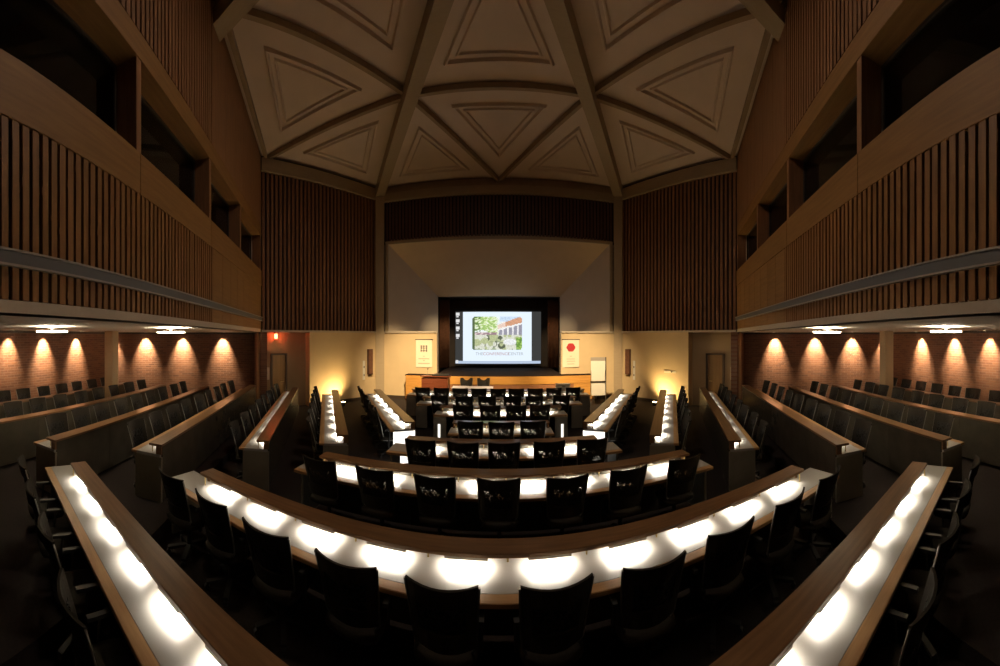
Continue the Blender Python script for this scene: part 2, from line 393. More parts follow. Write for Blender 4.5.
# --- front wall, proscenium
AX, AZ = 4.82, 6.80; IX, IY, IZ = 3.05, 16.4, 4.72; BX = 2.62
root = struct('wall_front')
MB().box(-HX, HX, DF, DF + .25, AZ, ZR).obj('backing_board', 'backing', root)
k = MB()
kk = MB(); battens(kk, -HX + .15, HX - .15, 0, 1, .15, .085, .05, notch=False)
kk.v = [(x, y + DF, AZ + .12 + z * (8.70 - AZ - .12)) for x, y, z in kk.v]
kk.obj('valance_battens', 'batten_dark', root)
MB().box(-HX, HX, DF - .22, DF, 8.66, 8.98).obj('rim_beam', 'rib', root)
MB().box(-HX, HX, DF - .06, DF + .1, 8.98, 9.35).obj('rim_recess', 'beam', root)
for sx in (-1, 1):
    x0, x1 = sorted((sx * AX, sx * HX))
    MB().box(x0, x1, DF, DF + .25, SOF, AZ).obj('side_backing', 'batten_dark', root)
    x0, x1 = sorted((sx * BX, sx * (HX - .1)))
    MB().box(x0, x1, DF - .12, DF + .25, 0, SOF).obj('lower_wall_panel', 'plaster', root)
    MB().box(x0, x1, DF - .16, DF - .12, SOF, SOF + .07).obj('cap_strip', 'fascia', root)
    x0, x1 = sorted((sx * 3.9, sx * (HX - .1)))
    MB().box(x0, x1, DF - .15, DF - .12, 0, .14).obj('baseboard', 'doorframe', root)
    k = MB(); k.add([(sx*AX, DF, 1.0), (sx*AX, DF, AZ), (sx*IX, IY, IZ), (sx*IX, IY, 1.0), (sx*(AX+.2), DF, 1.0), (sx*(AX+.2), DF, AZ), (sx*(IX+.2), IY, IZ), (sx*(IX+.2), IY, 1.0)],
                    [(0,1,2,3),(4,5,6,7),(0,1,5,4),(1,2,6,5),(2,3,7,6),(3,0,4,7)])
    k.obj('splay_side', 'splay', root)
    x0, x1 = sorted((sx * (AX - .0), sx * (AX + .13)))
    MB().box(x0, x1, DF - .08, DF, SOF + .07, AZ + .12).obj('arch_jamb', 'rib', root)
k = MB(); k.add([(-AX, DF, AZ), (AX, DF, AZ), (IX, IY, IZ), (-IX, IY, IZ), (-AX, DF, AZ+.2), (AX, DF, AZ+.2), (IX, IY, IZ+.2), (-IX, IY, IZ+.2)],
                [(0,1,2,3),(4,5,6,7),(0,1,5,4),(1,2,6,5),(2,3,7,6),(3,0,4,7)])
k.obj('splay_top', 'plaster_light', root)
MB().box(-AX, AX, DF - .08, DF, AZ, AZ + .12).obj('arch_head', 'rib', root)
# recess
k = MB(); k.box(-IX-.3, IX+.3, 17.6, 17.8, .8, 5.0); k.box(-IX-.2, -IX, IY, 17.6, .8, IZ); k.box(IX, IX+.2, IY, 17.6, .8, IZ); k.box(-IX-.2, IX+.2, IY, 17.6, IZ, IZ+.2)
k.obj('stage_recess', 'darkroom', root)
# stage
SY, SZ, SX = 13.3, 1.12, 3.84
root = struct('trim_stage')
MB().box(-SX, SX, SY + .02, DF - .13, 0, SZ - .05).obj('stage_apron', 'stagelow', root)
MB().box(-SX - .03, SX + .03, SY - .02, DF - .13, SZ - .05, SZ).obj('stage_floor', 'stagetop', root)
MB().box(-BX, BX, DF - .13, 17.6, 1.02, SZ).obj('stage_floor', 'stagetop', root)
MB().box(-SX, SX, SY - .04, SY - .02, SZ - .34, SZ - .02).obj('stage_fascia', 'stagewood', root, bevel=.004)
k = MB()
for i in range(7): k.box(-SX + 2*SX*i/7 + .006, -SX + 2*SX*(i+1)/7 - .006, SY - .02, SY + .02, .1, SZ - .35)
k.obj('apron_panel', 'stagelow', root, bevel=.003)
for sx in (-1, 1):
    x0, x1 = sorted((sx * 3.05, sx * SX))
    MB().box(x0, x1, SY - .035, SY - .021, .12, SZ - .345).obj('lit_apron_end', 'stagewood', root)  # amber colour stands in for local light on the apron ends
# ------------------------------------------------------------------ domed ceiling
ceil = struct('ceiling')
def P3(p, z): return Vector((p[0], p[1], z))
def tri_panel(a, b_, c):
    k = MB(); n = (b_ - a).cross(c - a).normalized()
    if n.z < 0: n = -n
    k.add([a, b_, c, a + n*.08, b_ + n*.08, c + n*.08], [(0,1,2),(5,4,3),(0,1,4,3),(1,2,5,4),(2,0,3,5)])
    po = k.obj('panel', 'ceil', ceil)
    cen = (a + b_ + c) / 3
    per = (b_-a).length + (c-b_).length + (a-c).length
    area = (b_-a).cross(c-a).length / 2; inr = 2 * area / per
    mk = MB()
    for off, w, h in ((.44, .10, .09), (.57, .08, .06)):
        s0 = 1 - off; s1 = s0 - w / inr
        o_ = [cen + (v - cen) * s0 for v in (a, b_, c)]; i_ = [cen + (v - cen) * s1 for v in (a, b_, c)]
        dn = -n * h
        for j in range(3):
            q = (j + 1) % 3
            mk.add([o_[j], o_[q], i_[q], i_[j], o_[j]*.7 + i_[j]*.3 + dn, o_[q]*.7 + i_[q]*.3 + dn, i_[q]*.7 + o_[q]*.3 + dn, i_[j]*.7 + o_[j]*.3 + dn],
                   [(3,2,1,0),(4,5,6,7),(0,1,5,4),(1,2,6,5),(2,3,7,6),(3,0,4,7)])
    mk.obj('molding', 'ceil', po)
def beam(a, b_, w=.12, h=.17): MB().bar(a, b_, w, h).obj('beam', 'beam', ceil)
for k_ in range(6):
    kn = (k_ + 1) % 6
    v, v2, m, n0, n1, c = P3(V[k_], ZR), P3(V[kn], ZR), P3(MS[k_], ZR), P3(N[k_], ZN), P3(N[kn], ZN), P3(CEN, ZA)
    tri_panel(v, m, n0); tri_panel(m, n1, n0); tri_panel(m, v2, n1); tri_panel(n0, n1, c)
    beam(m, n0); beam(m, n1); beam(n0, n1)
    rk = MB(); rk.bar(v, n0, .38, .50); rk.bar(n0, c, .38, .52); rk.obj('rib', 'rib', ceil)
hub = MB(); hub.tube((CEN[0], CEN[1], ZA - .75), (CEN[0], CEN[1], ZA), .7, 24); hub.obj('hub', 'rib', ceil)
# ------------------------------------------------------------------ columns under the balcony
for s, nm in ((-1, 'left'), (1, 'right')):
    a = px_dir(111.5); k_ = 10.5; p = (a[0]*k_ * (-s), a[1]*k_)
    o = MB().box(-.16, .16, -.16, .16, PLH, SOF).obj('column_balcony_' + nm, 'plaster', None, bevel=.012, loc=(p[0], p[1], 0), rotz=R(30) * -s)
    MB().box(-.19, .19, -.19, .19, PLH, PLH + .12).obj('plinth', 'doorframe', o)
    tag(o, 'square tan column carrying the %s balcony among the rear desks' % nm, kind='structure')
# ------------------------------------------------------------------ chair
def make_chair():
    t = thing('office_chair', 'x', 'chair')
    # seat: rounded cushion
    k = MB(); nx, ny = 8, 8; vs = []; fs = []
    def sup(i, j):
        u = -1 + 2*i/nx; v = -1 + 2*j/ny
        return u * math.sqrt(1 - .28*v*v) , v * math.sqrt(1 - .28*u*u)
    for lay in range(2):
        for j in range(ny+1):
            for i in range(nx+1):
                u, v = sup(i, j); e = max(abs(-1+2*i/nx), abs(-1+2*j/ny))
                sc = 1.0 if lay == 1 else .94
                z = (.475 + .012*(1-e**4) - (.02 if e == 1 else 0) - .03*max(0, v)**3) if lay == 1 else .405
                vs.append((u*.245*sc, v*.235*sc + .0, z))
    w = nx+1; off = w*(ny+1)
    for j in range(ny):
        for i in range(nx):
            a = j*w+i; fs.append((off+a, off+a+1, off+a+1+w, off+a+w)); fs.append((a+w, a+1+w, a+1, a))
    rim = [i for i in range(w)] + [j*w+nx for j in range(1, ny+1)] + [ny*w+i for i in range(nx-1, -1, -1)] + [j*w for j in range(ny-1, 0, -1)]
    for q in range(len(rim)):
        a, b2 = rim[q], rim[(q+1) % len(rim)]; fs.append((a, b2, off+b2, off+a))
    k.add(vs, fs); k.obj('seat', 'black', t, smooth=True)
    # backrest: plan-curved shell with an open middle filled by a mesh panel
    def bk(u, v, dy=0):                       # u -1..1, v 0..1
        hw = .212 + .033*v
        return (u*hw, -.215 - .085*v - .03*(1-math.cos(v*2.2)) + .075*u*u + dy, .53 + .52*v)
    def shell(us, vs_, th, skip=None):
        kk = MB(); nu, nv = len(us), len(vs_)
        for d in (0, -th):
            kk.v += [bk(u, v, d) for v in vs_ for u in us]
        o2 = nu*nv; keep = set()
        for j in range(nv-1):
            for i in range(nu-1):
                if skip and skip((us[i]+us[i+1])/2, (vs_[j]+vs_[j+1])/2): continue
                keep.add((i, j)); a = j*nu+i
                kk.f.append((a, a+1, a+1+nu, a+nu)); kk.f.append((o2+a+nu, o2+a+1+nu, o2+a+1, o2+a)); kk.m += [0, 0]
        for (i, j) in keep:
            a = j*nu+i
            for (di, dj, p, q) in ((0,-1,a,a+1),(1,0,a+1,a+1+nu),(0,1,a+1+nu,a+nu),(-1,0,a+nu,a)):
                if (i+di, j+dj) not in keep: kk.f.append((q, p, o2+p, o2+q)); kk.m.append(0)
        return kk
    us = [-1, -.86, -.72, -.48, -.24, 0, .24, .48, .72, .86, 1]; vs_ = [0, .1, .2, .28, .44, .60, .72, .86, 1]
    br = shell(us, vs_, .022, lambda u, v: abs(u) < .72 and .28 < v < .72).obj('backrest', 'black', t, smooth=False)
    shell([-.72, -.48, -.24, 0, .24, .48, .72], [.28, .44, .60, .72], .008).obj('mesh_panel', 'perf', br)
    # side uprights and seat bracket
    k = MB()
    for s in (-1, 1):
        pts = [Vector(bk(s*1.0, v, -.012)) + Vector((s*.008, 0, 0)) for v in (0, .25, .5, .75, .97)]
        for a, b2 in zip(pts[:-1], pts[1:]): k.tube(a, b2, .008, 6)
        k.tube((s*.14, -.12, .40), pts[0], .010, 6)
    k.box(-.15, .15, -.14, .12, .375, .403)
    k.obj('frame', 'metal', t)
    for s in (-1, 1):
        k = MB(); k.box(s*.247-.02, s*.247+.02, -.10, .14, .630, .660)
        k.tube((s*.247, -.02, .39), (s*.247, .0, .632), .012, 8); k.bar((s*.12, -.02, .395), (s*.255, -.02, .395), .03, .012)
        k.obj('armrest', 'plastic', t)
    k = MB(); k.tube((0, 0, .09), (0, 0, .376), .028, 12)
    for i in range(5):
        a = R(72*i + 90); d = Vector((math.cos(a), math.sin(a), 0))
        k.bar(Vector((0,0,.125)), d*.26 + Vector((0,0,.085)), .05, .03)
        n = d.cross(Vector((0,0,1))); c = d*.25 + Vector((0,0,.028)); k.tube(c - n*.022, c + n*.022, .028, 10)
        k.tube(d*.25 + Vector((0,0,.028)), d*.25 + Vector((0,0,.08)), .010, 6)
    k.obj('base', 'plastic', t)
    return t
CH0 = make_chair(); CHUSED = [False]
def place_chair(x, y, rz, z, label, group, jit=True):
    o = dup(CH0) if CHUSED[0] else CH0
    CHUSED[0] = True
    if jit: rz += R(random.uniform(-5, 5)); x += random.uniform(-.015, .015); y += random.uniform(-.015, .015)
    o.location = (x, y, z); o.rotation_euler = (0, 0, rz)
    tag(o, label, 'chair', group); return o
# ------------------------------------------------------------------ desks
LAMPS = {}
def lamp_mesh(L):
    key = round(L, 2)
    if key not in LAMPS:
        k = MB(); k.box(-L/2, L/2, -.055, .055, -.022, 0, 0); k.box(-L/2 + .01, L/2 - .01, -.049, .049, -.026, -.0221, 1)
        LAMPS[key] = k.mesh('lamp', [M['lampbody'], M['lamp']])
    return LAMPS[key]
LIGHTS = {}
def lamp_light(L):
    key = round(L, 2)
    if key not in LIGHTS:
        l = bpy.data.lights.new('lamp_light', 'AREA'); l.shape = 'RECTANGLE'; l.size = L - .03; l.size_y = .095
        l.energy = 6.8 * L / .38; l.color = (1.0, .90, .75); l.spread = R(158); LIGHTS[key] = l
    return LIGHTS[key]
POSTM = MB().tube((0,0,0), (0,0,.115), .008, 8).mesh('post', [M['brass']])
WT, LT, LU = .74, .89, .855
def desk(label, L, loc, rotz=0, lamps=None, inset=(0, 0), ends=(.0, .0), glow=None, ptype=None, lamp_len=.35, group='lit desk rows'):
    t = thing('lecture_desk', label, 'desk', loc, rotz, group)
    MB().box(0, L, .095, .505, .70, WT).obj('worktop', 'laminate', t, bevel=.002)
    MB().box(0, L, 0, .095, .70, WT).obj('edge_strip', 'edge', t, bevel=.004)
    i0, i1 = inset
    MB().box(i0, L - i1, .315, .535, LU, LT).obj('ledge', 'ledge', t, bevel=.004)
    k = MB(); e0, e1 = ends; a0, a1 = max(i0, e0) + .042, L - max(i1, e1) - .042
    n = max(1, round((a1 - a0) / 1.4))
    for j in range(n): k.box(a0 + (a1-a0)*j/n + .003, a0 + (a1-a0)*(j+1)/n - .003, .506, .53, .06, LU - .001)
    k.obj('front_panel', 'panel', t)
    for ei, xe in enumerate((e0, L - e1)):
        x0, x1 = (xe, xe + .04) if ei == 0 else (xe - .04, xe)
        m = 'panel_lit'
        if glow is not None and ei == glow: m = 'lightbox'
        MB().box(x0, x1, .07, .53, .03, .698).obj('end_panel', m, t, bevel=.003)
        xl0, xl1 = (i0, i0 + .03) if ei == 0 else (L - i1 - .03, L - i1)
        MB().box(xl0, xl1, .44, .53, WT + .001, LU - .001).obj('ledge_end_block', 'ledge', t)
    ls = lamps if lamps is not None else []
    lm = lamp_mesh(lamp_len)
    for x in ls:
        link('lamp', lm, t, (x, .375, LU - .001)); link('lamp_light', lamp_light(lamp_len), t, (x, .375, LU - .0285))
    ps = [i0 + .08] + [(p + q)/2 for p, q in zip(ls[:-1], ls[1:])] + [L - i1 - .08]
    for i, x in enumerate(ps): link('post', POSTM, t, (x, .335 if i in (0, len(ps)-1) else .45, WT))
    if ptype:
        for ei in (0, 1):
            x0 = ends[0] - .02 if ei == 0 else L - ends[1] - .30
            po = MB().box(x0 + .0, x0 + .32, -.0, .069, .05, .69).obj('end_pedestal', 'panel_lit', t, bevel=.004)
            if ptype == 'slit':
                xx = x0 + (.12 if ei == 0 else .15)
                MB().box(xx, xx + .055, -.012, -.002, .06, .52).obj('light_strip', 'lightbox', po)
    return t
def row_lamps(L, n, i0=0, i1=0):
    a, b2 = i0 + .12, L - i1 - .12; st = (b2 - a) / n
    return [a + st*(k+.5) for k in range(n)]
CTR = 'chairs at the centre desks'
def centre_row(label, short, y, x0, x1, inset, ends, nl, chairs, dchair, ptype=None, cw=None, lamps=None):
    L = x1 - x0
    desk(label, L, (x0, y, 0), 0, [v - x0 for v in lamps] if lamps else row_lamps(L, nl, *inset), inset, ends, None, ptype, min(.36, L/nl*.52), 'centre desk rows')
    n = len(chairs)
    for i, cx in enumerate(chairs):
        if n % 2 and i == n // 2: wh = 'middle seat'
        elif i == 0: wh = 'leftmost seat'
        elif i == n - 1: wh = 'rightmost seat'
        elif i < n / 2: wh = ORD[i] + ' from left'
        else: wh = ORD[n - 1 - i] + ' from right'
        place_chair(cx, y + dchair, 0, 0, 'black mesh-back chair at %s, %s' % (short, wh), CTR)
centre_row('longest centre desk in front of camera, wood ledge above brightly lit worktop', 'longest centre desk', 2.375, -3.80, 3.94, (.39, .39), (.08, .08), 11,
           [-3.30 + .735*k for k in range(10)], .045, lamps=[-3.03 + .69*k for k in range(10)])
centre_row('second centre desk from camera, lit worktop behind seven dark chairs', 'second centre desk from camera', 3.92, -2.80, 2.97, (.24, .22), (.08, .08), 8,
           [-2.27, -1.50, -.73, -.01, .79, 1.56, 2.36], .14)
centre_row('third centre desk from camera, five chairs, pale bluish ledge', 'third centre desk from camera', 5.23, -1.86, 2.05, (.25, .35), (.05, .05), 5,
           [-1.24, -.55, .08, .785, 1.49], .13)
centre_row('shortest centre desk with only three chairs', 'shortest centre desk', 6.50, -1.02, 1.10, (.05, .05), (.05, .05), 3,
           [-.56, .04, .66], .12)
centre_row('fifth centre desk from camera with glowing upright strips at its ends', 'centre desk with glowing end strips', 8.05, -1.62, 1.70, (.10, .10), (.02, .02), 5,
           [-.87, -.22, .42, 1.0], .10, ptype='slit')
centre_row('sixth centre desk from camera, second row back from the lectern', 'centre desk second from lectern', 9.30, -2.38, 2.40, (.10, .10), (.02, .02), 6,
           [-1.66, -.97, -.31, .35, .98, 1.72], .08, ptype='plain')
centre_row('centre desk nearest the stage, before the lectern and the speaker table', 'centre desk nearest the stage', 10.70, -3.08, 3.02, (.10, .10), (.02, .02), 8,
           [-2.46 + .605*k for k in range(9)], .06, ptype='plain')
# nearest desks, left and right of the camera
for s, nm, cn in ((-1, 'left', 'bottom left'), (1, 'right', 'bottom right')):
    x0, x1 = (-4.80, -.75) if s < 0 else (.75, 4.80)
    ins = (.30, .05) if s < 0 else (.05, .30)
    L = 4.05
    off = [.62 + .56*k for k in range(6)]
    ls = off if s < 0 else sorted(L - v for v in off)
    desk('long wood-edged desk with lit grey top cutting the %s corner' % cn, L, (x0, .965 - (.07 if s > 0 else 0), 0), R(1.0) * s, ls, ins, (.06, .06), None, None, .27, 'nearest desks')
    for i in range(5):
        xx = -4.25 + .75*i
        xx = xx if s < 0 else -xx
        wh = ['farthest from camera', 'second from the outer end', 'middle of five', 'fourth from the outer end', 'nearest the camera'][i]
        place_chair(xx, .87 if s < 0 else .87, 0, 0, 'black chair behind the %s corner desk, %s' % (cn, wh), 'chairs at the nearest desks')
# side rows
rows = [  # outer worktop edge n, e0, e1, height, chairs, label, short
 (-1.33, 6.72, 11.25, 0, 6, '%s desk whose near end is a glowing white panel', '%s desk with glowing white end', 0.62),
 (.12, 6.00, 11.25, 0, 7, '%s desk with scalloped lit top pointing at the glowing cream wall', '%s desk running to the glowing cream wall', 0.6),
 (1.50, 5.58, 11.75, 0, 8, '%s desk with lit top running towards the wooden door', '%s desk running towards the door', 0.45),
 (2.86, 4.30, 10.90, PLH, 9, '%s desk under the balcony edge, fourth row out from the aisle', '%s desk under balcony edge', 0.45),
 (4.26, 3.50, 10.20, PLH, 9, '%s desk under the balcony, one row inside the column rows', '%s desk just inside the column rows', 0.70),
 (5.70, 1.60, 9.90, PLH, 11, '%s desk passing in front of the square column', '%s desk in front of the column', 0.45),
 (7.10, 1.60, 9.75, PLH, 11, '%s rearmost desk by the brick wall', '%s rearmost desk by the brick wall', 0.45),
]
for s, nm in ((-1, 'left'), (1, 'right')):
    for ri, (no, e0, e1, zz, nc, lab, sh, st) in enumerate(rows):
        L = e1 - e0
        if s < 0: p = en(e1, no, s); rz = R(-60)
        else: p = en(e0, no, s); rz = R(60)
        nl = round((L - .1) / .72)
        desk(lab % nm, L, (p[0], p[1], zz), rz, row_lamps(L, nl), (0, 0), (0, 0), (1 if s < 0 else 0) if ri == 0 else None, None, .30, nm + ' side desk rows')
        for i in range(nc):
            e = e0 + st + (L - st - .45) * i / (nc - 1)
            dn = -.08 if ri < 3 else -.05
            q = en(e, no + dn, s)
            if i == 0: wh = 'nearest the camera'
            elif i == nc - 1: wh = 'at the far end'
            elif nc % 2 and i == nc // 2: wh = 'middle of the row'
            elif i < nc / 2: wh = ORD[i] + ' from near end'
            else: wh = ORD[nc - 1 - i] + ' from far end'
            place_chair(q[0], q[1], rz, zz, 'black chair at %s, %s' % (sh % nm, wh), 'chairs at the %s side desks' % nm)
# ------------------------------------------------------------------ lights under the balconies
SPOTS = {'left': [8, 43, 75], 'right': []}
def spot(name, loc, target, power, col, size, blend=.6, radius=.04, parent=None):
    l = bpy.data.lights.new(name, 'SPOT'); l.energy = power; l.color = col; l.spot_size = size; l.spot_blend = blend; l.shadow_soft_size = radius
    o = link(name, l, None, loc); d = Vector(target) - Vector(loc); o.rotation_euler = d.to_track_quat('-Z', 'Y').to_euler()
    if parent is not None:
        o.parent = parent; o.matrix_parent_inverse = Matrix.Translation(-Vector(parent.location))
    return o
for s, nm in ((-1, 'left'), (1, 'right')):
    m, p, w, x, _ = side_pts(-1)
    lst = [(px, (w, (.5, -.866)), (-.866, -.5), 'on the outer brick wall') for px in (76, 43, 8)] + \
          [(px, (p, (-.5, -.866)), (-.866, .5), 'on the brick wall beside the door') for px in (223, 183, 146, 112)]
    cnt = {}
    for px, (pp, dd), nn, where in lst:
        h = hit(px, pp, dd); i = cnt.get(where, 0); cnt[where] = i + 1
        q = (h[0] - nn[0]*.27, h[1] - nn[1]*.27); base = (h[0], h[1])
        if s > 0: q = (-q[0], q[1]); base = (-base[0], base[1])
        order = {'on the outer brick wall': ['beside the column', 'in the middle of three', 'nearest the picture edge'],
                 'on the brick wall beside the door': ['nearest the door', 'second from the door', 'third from the door', 'behind the column']}[where][i]
        t = thing('wall_downlight', 'small recessed downlight washing %s brick wall, %s' % (nm + (' outer' if 'outer' in where else ' far'), order), 'downlight', (q[0], q[1], SOF), 0, 'brick wall downlights')
        k = MB(); n = 16
        ring = [(math.cos(2*PI*j/n), math.sin(2*PI*j/n)) for j in range(n)]
        vs = [(.065*c, .065*d, .003) for c, d in ring] + [(.065*c, .065*d, -.012) for c, d in ring] + [(.045*c, .045*d, -.012) for c, d in ring] + [(.045*c, .045*d, .003) for c, d in ring]
        k.add(vs, [(a*n + j, a*n + (j+1) % n, ((a+1) % 4)*n + (j+1) % n, ((a+1) % 4)*n + j) for a in range(4) for j in range(n)])
        k.obj('trim_ring', 'raillip', t)
        MB().tube((0,0,-.004), (0,0,.001), .043, 16).obj('lens', 'lens', t)
        tgt = (q[0] + (base[0]-q[0])*1.0, q[1] + (base[1]-q[1])*1.0, 2.2)
        dim = 1.0 if order != 'nearest the picture edge' else .6
        spot('downlight_beam', (q[0], q[1], SOF - .03), tgt, 1050 * dim, (1.0, .76, .46), R(62), 1.0, .03, t)
    for i, (px, dist, lb) in enumerate(((52, 6.4, 'nearer the camera'), (171, 7.2, 'nearer the door'))):
        a = px_dir(px); q = (a[0]*dist * (-s), a[1]*dist)
        t = thing('ceiling_disc_light', 'round glowing dish light under %s balcony soffit, %s' % (nm, lb), 'ceiling light', (q[0], q[1], SOF), 0, 'soffit disc lights')
        k = MB(); k.tube((0,0,-.02), (0,0,.003), .10, 20); k.tube((0,0,-.085), (0,0,-.02), .02, 10); k.obj('stem', 'raillip', t)
        k = MB(); k.tube((0,0,-.105), (0,0,-.086), .325, 32); k.obj('dish', 'raillip', t)
        dm = MB(); n = 32
        dm.v = [(.305*math.cos(2*PI*q/n), .305*math.sin(2*PI*q/n), -.084) for q in range(n)] + [(.305*math.cos(2*PI*q/n), .305*math.sin(2*PI*q/n), -.082) for q in range(n)]
        dm.f = [tuple(range(n)), tuple(range(n, 2*n))] + [(q, (q+1) % n, n + (q+1) % n, n + q) for q in range(n)]; dm.m = [0]*(n + 2)
        dm.obj('upper_diffuser', 'discglow', t)
        dm2 = MB(); dm2.v = [(x_, y_, z_ - .0245) for x_, y_, z_ in dm.v]; dm2.f = dm.f; dm2.m = dm.m
        dm2.obj('lower_diffuser', 'discglow2', t)
# ------------------------------------------------------------------ stage furniture
# lectern
t = thing('lectern', 'reddish mahogany lectern with dark sloping top before the stage', 'lectern', (-2.37, 12.3, 0))
k = MB(); k.box(-.50, .50, -.28, .28, .06, 1.16); k.obj('body', 'mahogany', t, bevel=.01)
k = MB(); k.box(-.42, .42, -.292, -.281, .16, 1.0); k.obj('front_panel', 'mahogany', t, bevel=.004)
MB().box(-.46, .46, -.24, .24, 0, .06).obj('plinth', 'doorframe', t)
k = MB(); k.add([(-.54,-.33,1.21),(.54,-.33,1.21),(.54,.33,1.165),(-.54,.33,1.165),(-.54,-.33,1.25),(.54,-.33,1.25),(.54,.33,1.205),(-.54,.33,1.205)], [(3,2,1,0),(4,5,6,7),(0,1,5,4),(1,2,6,5),(2,3,7,6),(3,0,4,7)])
k.obj('top', 'mahogany', t)
MB().box(-.10, .50, -.30, .22, 1.252, 1.285).obj('reading_board', 'plastic', t, bevel=.004)
t2 = tag(MB().obj('microphone', 'plastic'), 'small gooseneck microphone on the lectern', 'microphone') if False else thing('microphone', 'small gooseneck microphone standing on the lectern', 'microphone', (-2.68, 12.22, 1.262))
MB().tube((0,0,.0), (0,0,.02), .05, 14).obj('base', 'plastic', t2)
k = MB(); k.tube((0,0,.02), (0,.01,.14), .007, 8); k.tube((0,.01,.14), (0,.04,.20), .007, 8); k.obj('gooseneck', 'metal', t2)
MB().tube((0,.04,.195), (0,.07,.235), .022, 10, .018).obj('capsule', 'plastic', t2)
# speaker table
t = thing('speaker_table', 'speaker table with pale cloth top and purple skirt before the stage', 'table', (-1.0, 12.55, 0))
MB().box(-.78, .78, -.25, .25, .745, .785).obj('tabletop', 'cloth', t, bevel=.006)
k = MB(); n = 26
for i in range(n):
    x0 = -.77 + 1.54*i/n; k.box(x0 + .003, x0 + 1.54/n - .003, -.246 - .006*(i % 2), -.236, .40, .744)
k.obj('skirt', 'skirt', t)
for sx in (-1, 1):
    for sy in (-1, 1): MB().tube((sx*.70, sy*.2, 0), (sx*.70, sy*.2, .745), .016, 10).obj('leg', 'metal', t)
place_chair(-1.30, 12.94, PI, 0, 'dark chair behind the speaker table, nearer the lectern', 'chairs behind the speaker table', False)
place_chair(-.62, 12.94, PI, 0, 'dark chair behind the speaker table, farther from the lectern', 'chairs behind the speaker table', False)
# flip chart
px, pd = px_dir(598), 12.9
t = thing('flip_chart', 'white flip chart easel standing right of the stage', 'flip chart', (px[0]*pd, px[1]*pd, 0), R(-8))
k = MB(); k.box(-.29, .29, -.03, .0, 1.76, 1.90); k.obj('top_clamp', 'raillip', t, bevel=.006)
MB().box(-.285, .285, -.028, -.012, .98, 1.76).obj('paper_pad', 'white', t)
MB().box(-.285, .285, -.024, -.012, .42, .925).obj('lower_sheet', 'white', t)
MB().box(-.31, .31, -.06, .0, .93, .975).obj('pen_tray', 'doorframe', t, bevel=.004)
MB().box(.292, .325, -.03, .02, .3, 1.90).obj('side_rail', 'doorframe', t)
k = MB().tube((-.27, .01, 1.8), (-.30, -.10, 0), .014, 8); k.obj('leg', 'metal', t)
k = MB().tube((.27, .01, 1.8), (.30, -.10, 0), .014, 8); k.obj('leg', 'metal', t)
k = MB().tube((0, .03, 1.8), (0, .55, 0), .014, 8); k.obj('leg', 'metal', t)
# silver case on the desk nearest the stage
t = thing('equipment_case', 'silver equipment case on the right end of desk nearest stage', 'case', (2.15, 11.02, .89))
k = MB(); k.box(-.24, .24, -.10, .10, 0, .16); k.obj('body', 'silver', t, bevel=.012)
MB().box(-.245, .245, -.105, .105, .165, .215).obj('lid', 'silver', t, bevel=.012)
k = MB(); k.box(-.06, .06, -.125, -.106, .13, .15); k.obj('handle', 'plastic', t)
# banners
for sx, nm, lb, px0, px1 in ((-1, 'left', 'white hanging banner with dark square grid emblem left of stage', 416, 432), (1, 'right', 'white hanging banner with red round emblem right of stage', 562.5, 579)):
    yb = DF - .14
    x0, x1 = math.tan((px0 - CX)/F) * yb, math.tan((px1 - CX)/F) * yb
    c, w = (x0 + x1)/2, (x1 - x0)
    dz = lambda py: EYE + (Y0 - py)/F * math.hypot(c, yb)
    z1, z0 = dz(339.8), dz(367.2)
    t = thing('wall_banner', lb, 'banner', (c, yb, z0), 0, 'banners beside the stage')
    h = z1 - z0
    MB().box(-w/2, w/2, -.012, 0, 0, h).obj('cloth', 'cream', t)
    MB().tube((-w/2 - .03, -.012, h + .012), (w/2 + .03, -.012, h + .012), .016, 10).obj('top_rod', 'doorframe', t)
    k = MB(); f = MB()
    if sx < 0:
        for i in range(3):
            xx = -.12 + .12*i; k.box(xx - .018, xx + .018, -.016, -.0125, h*.56, h*.80)
        for zz in (.60, .70, .77): k.box(-.15, .15, -.0165, -.0165 + .003, h*zz - .012, h*zz + .012)
        for zz, ww in ((.40, .06), (.31, .52), (.245, .08), (.14, .56)): f.box(-ww*w/2*1.3, ww*w/2*1.3, -.015, -.0125, h*zz - .018, h*zz + .018)
        k.obj('emblem', 'ink', t); f.obj('print', 'faint', t)
    else:
        n = 24
        k.add([(.0, -.017, h*.72)] + [( .185*(1 + .05*math.cos(6*2*PI*j/n))*math.cos(2*PI*j/n), -.016, h*.72 + .185*(1 + .05*math.cos(6*2*PI*j/n))*math.sin(2*PI*j/n)) for j in range(n)],
              [(0, 1 + j, 1 + (j+1) % n) for j in range(n)])
        for zz, ww in ((.40, .12), (.30, .5), (.22, .5), (.12, .42)): f.box(-ww*w/2, ww*w/2, -.015, -.0125, h*zz - .012, h*zz + .012)
        k.obj('emblem', 'redprint', t); f.obj('print', 'faint', t)
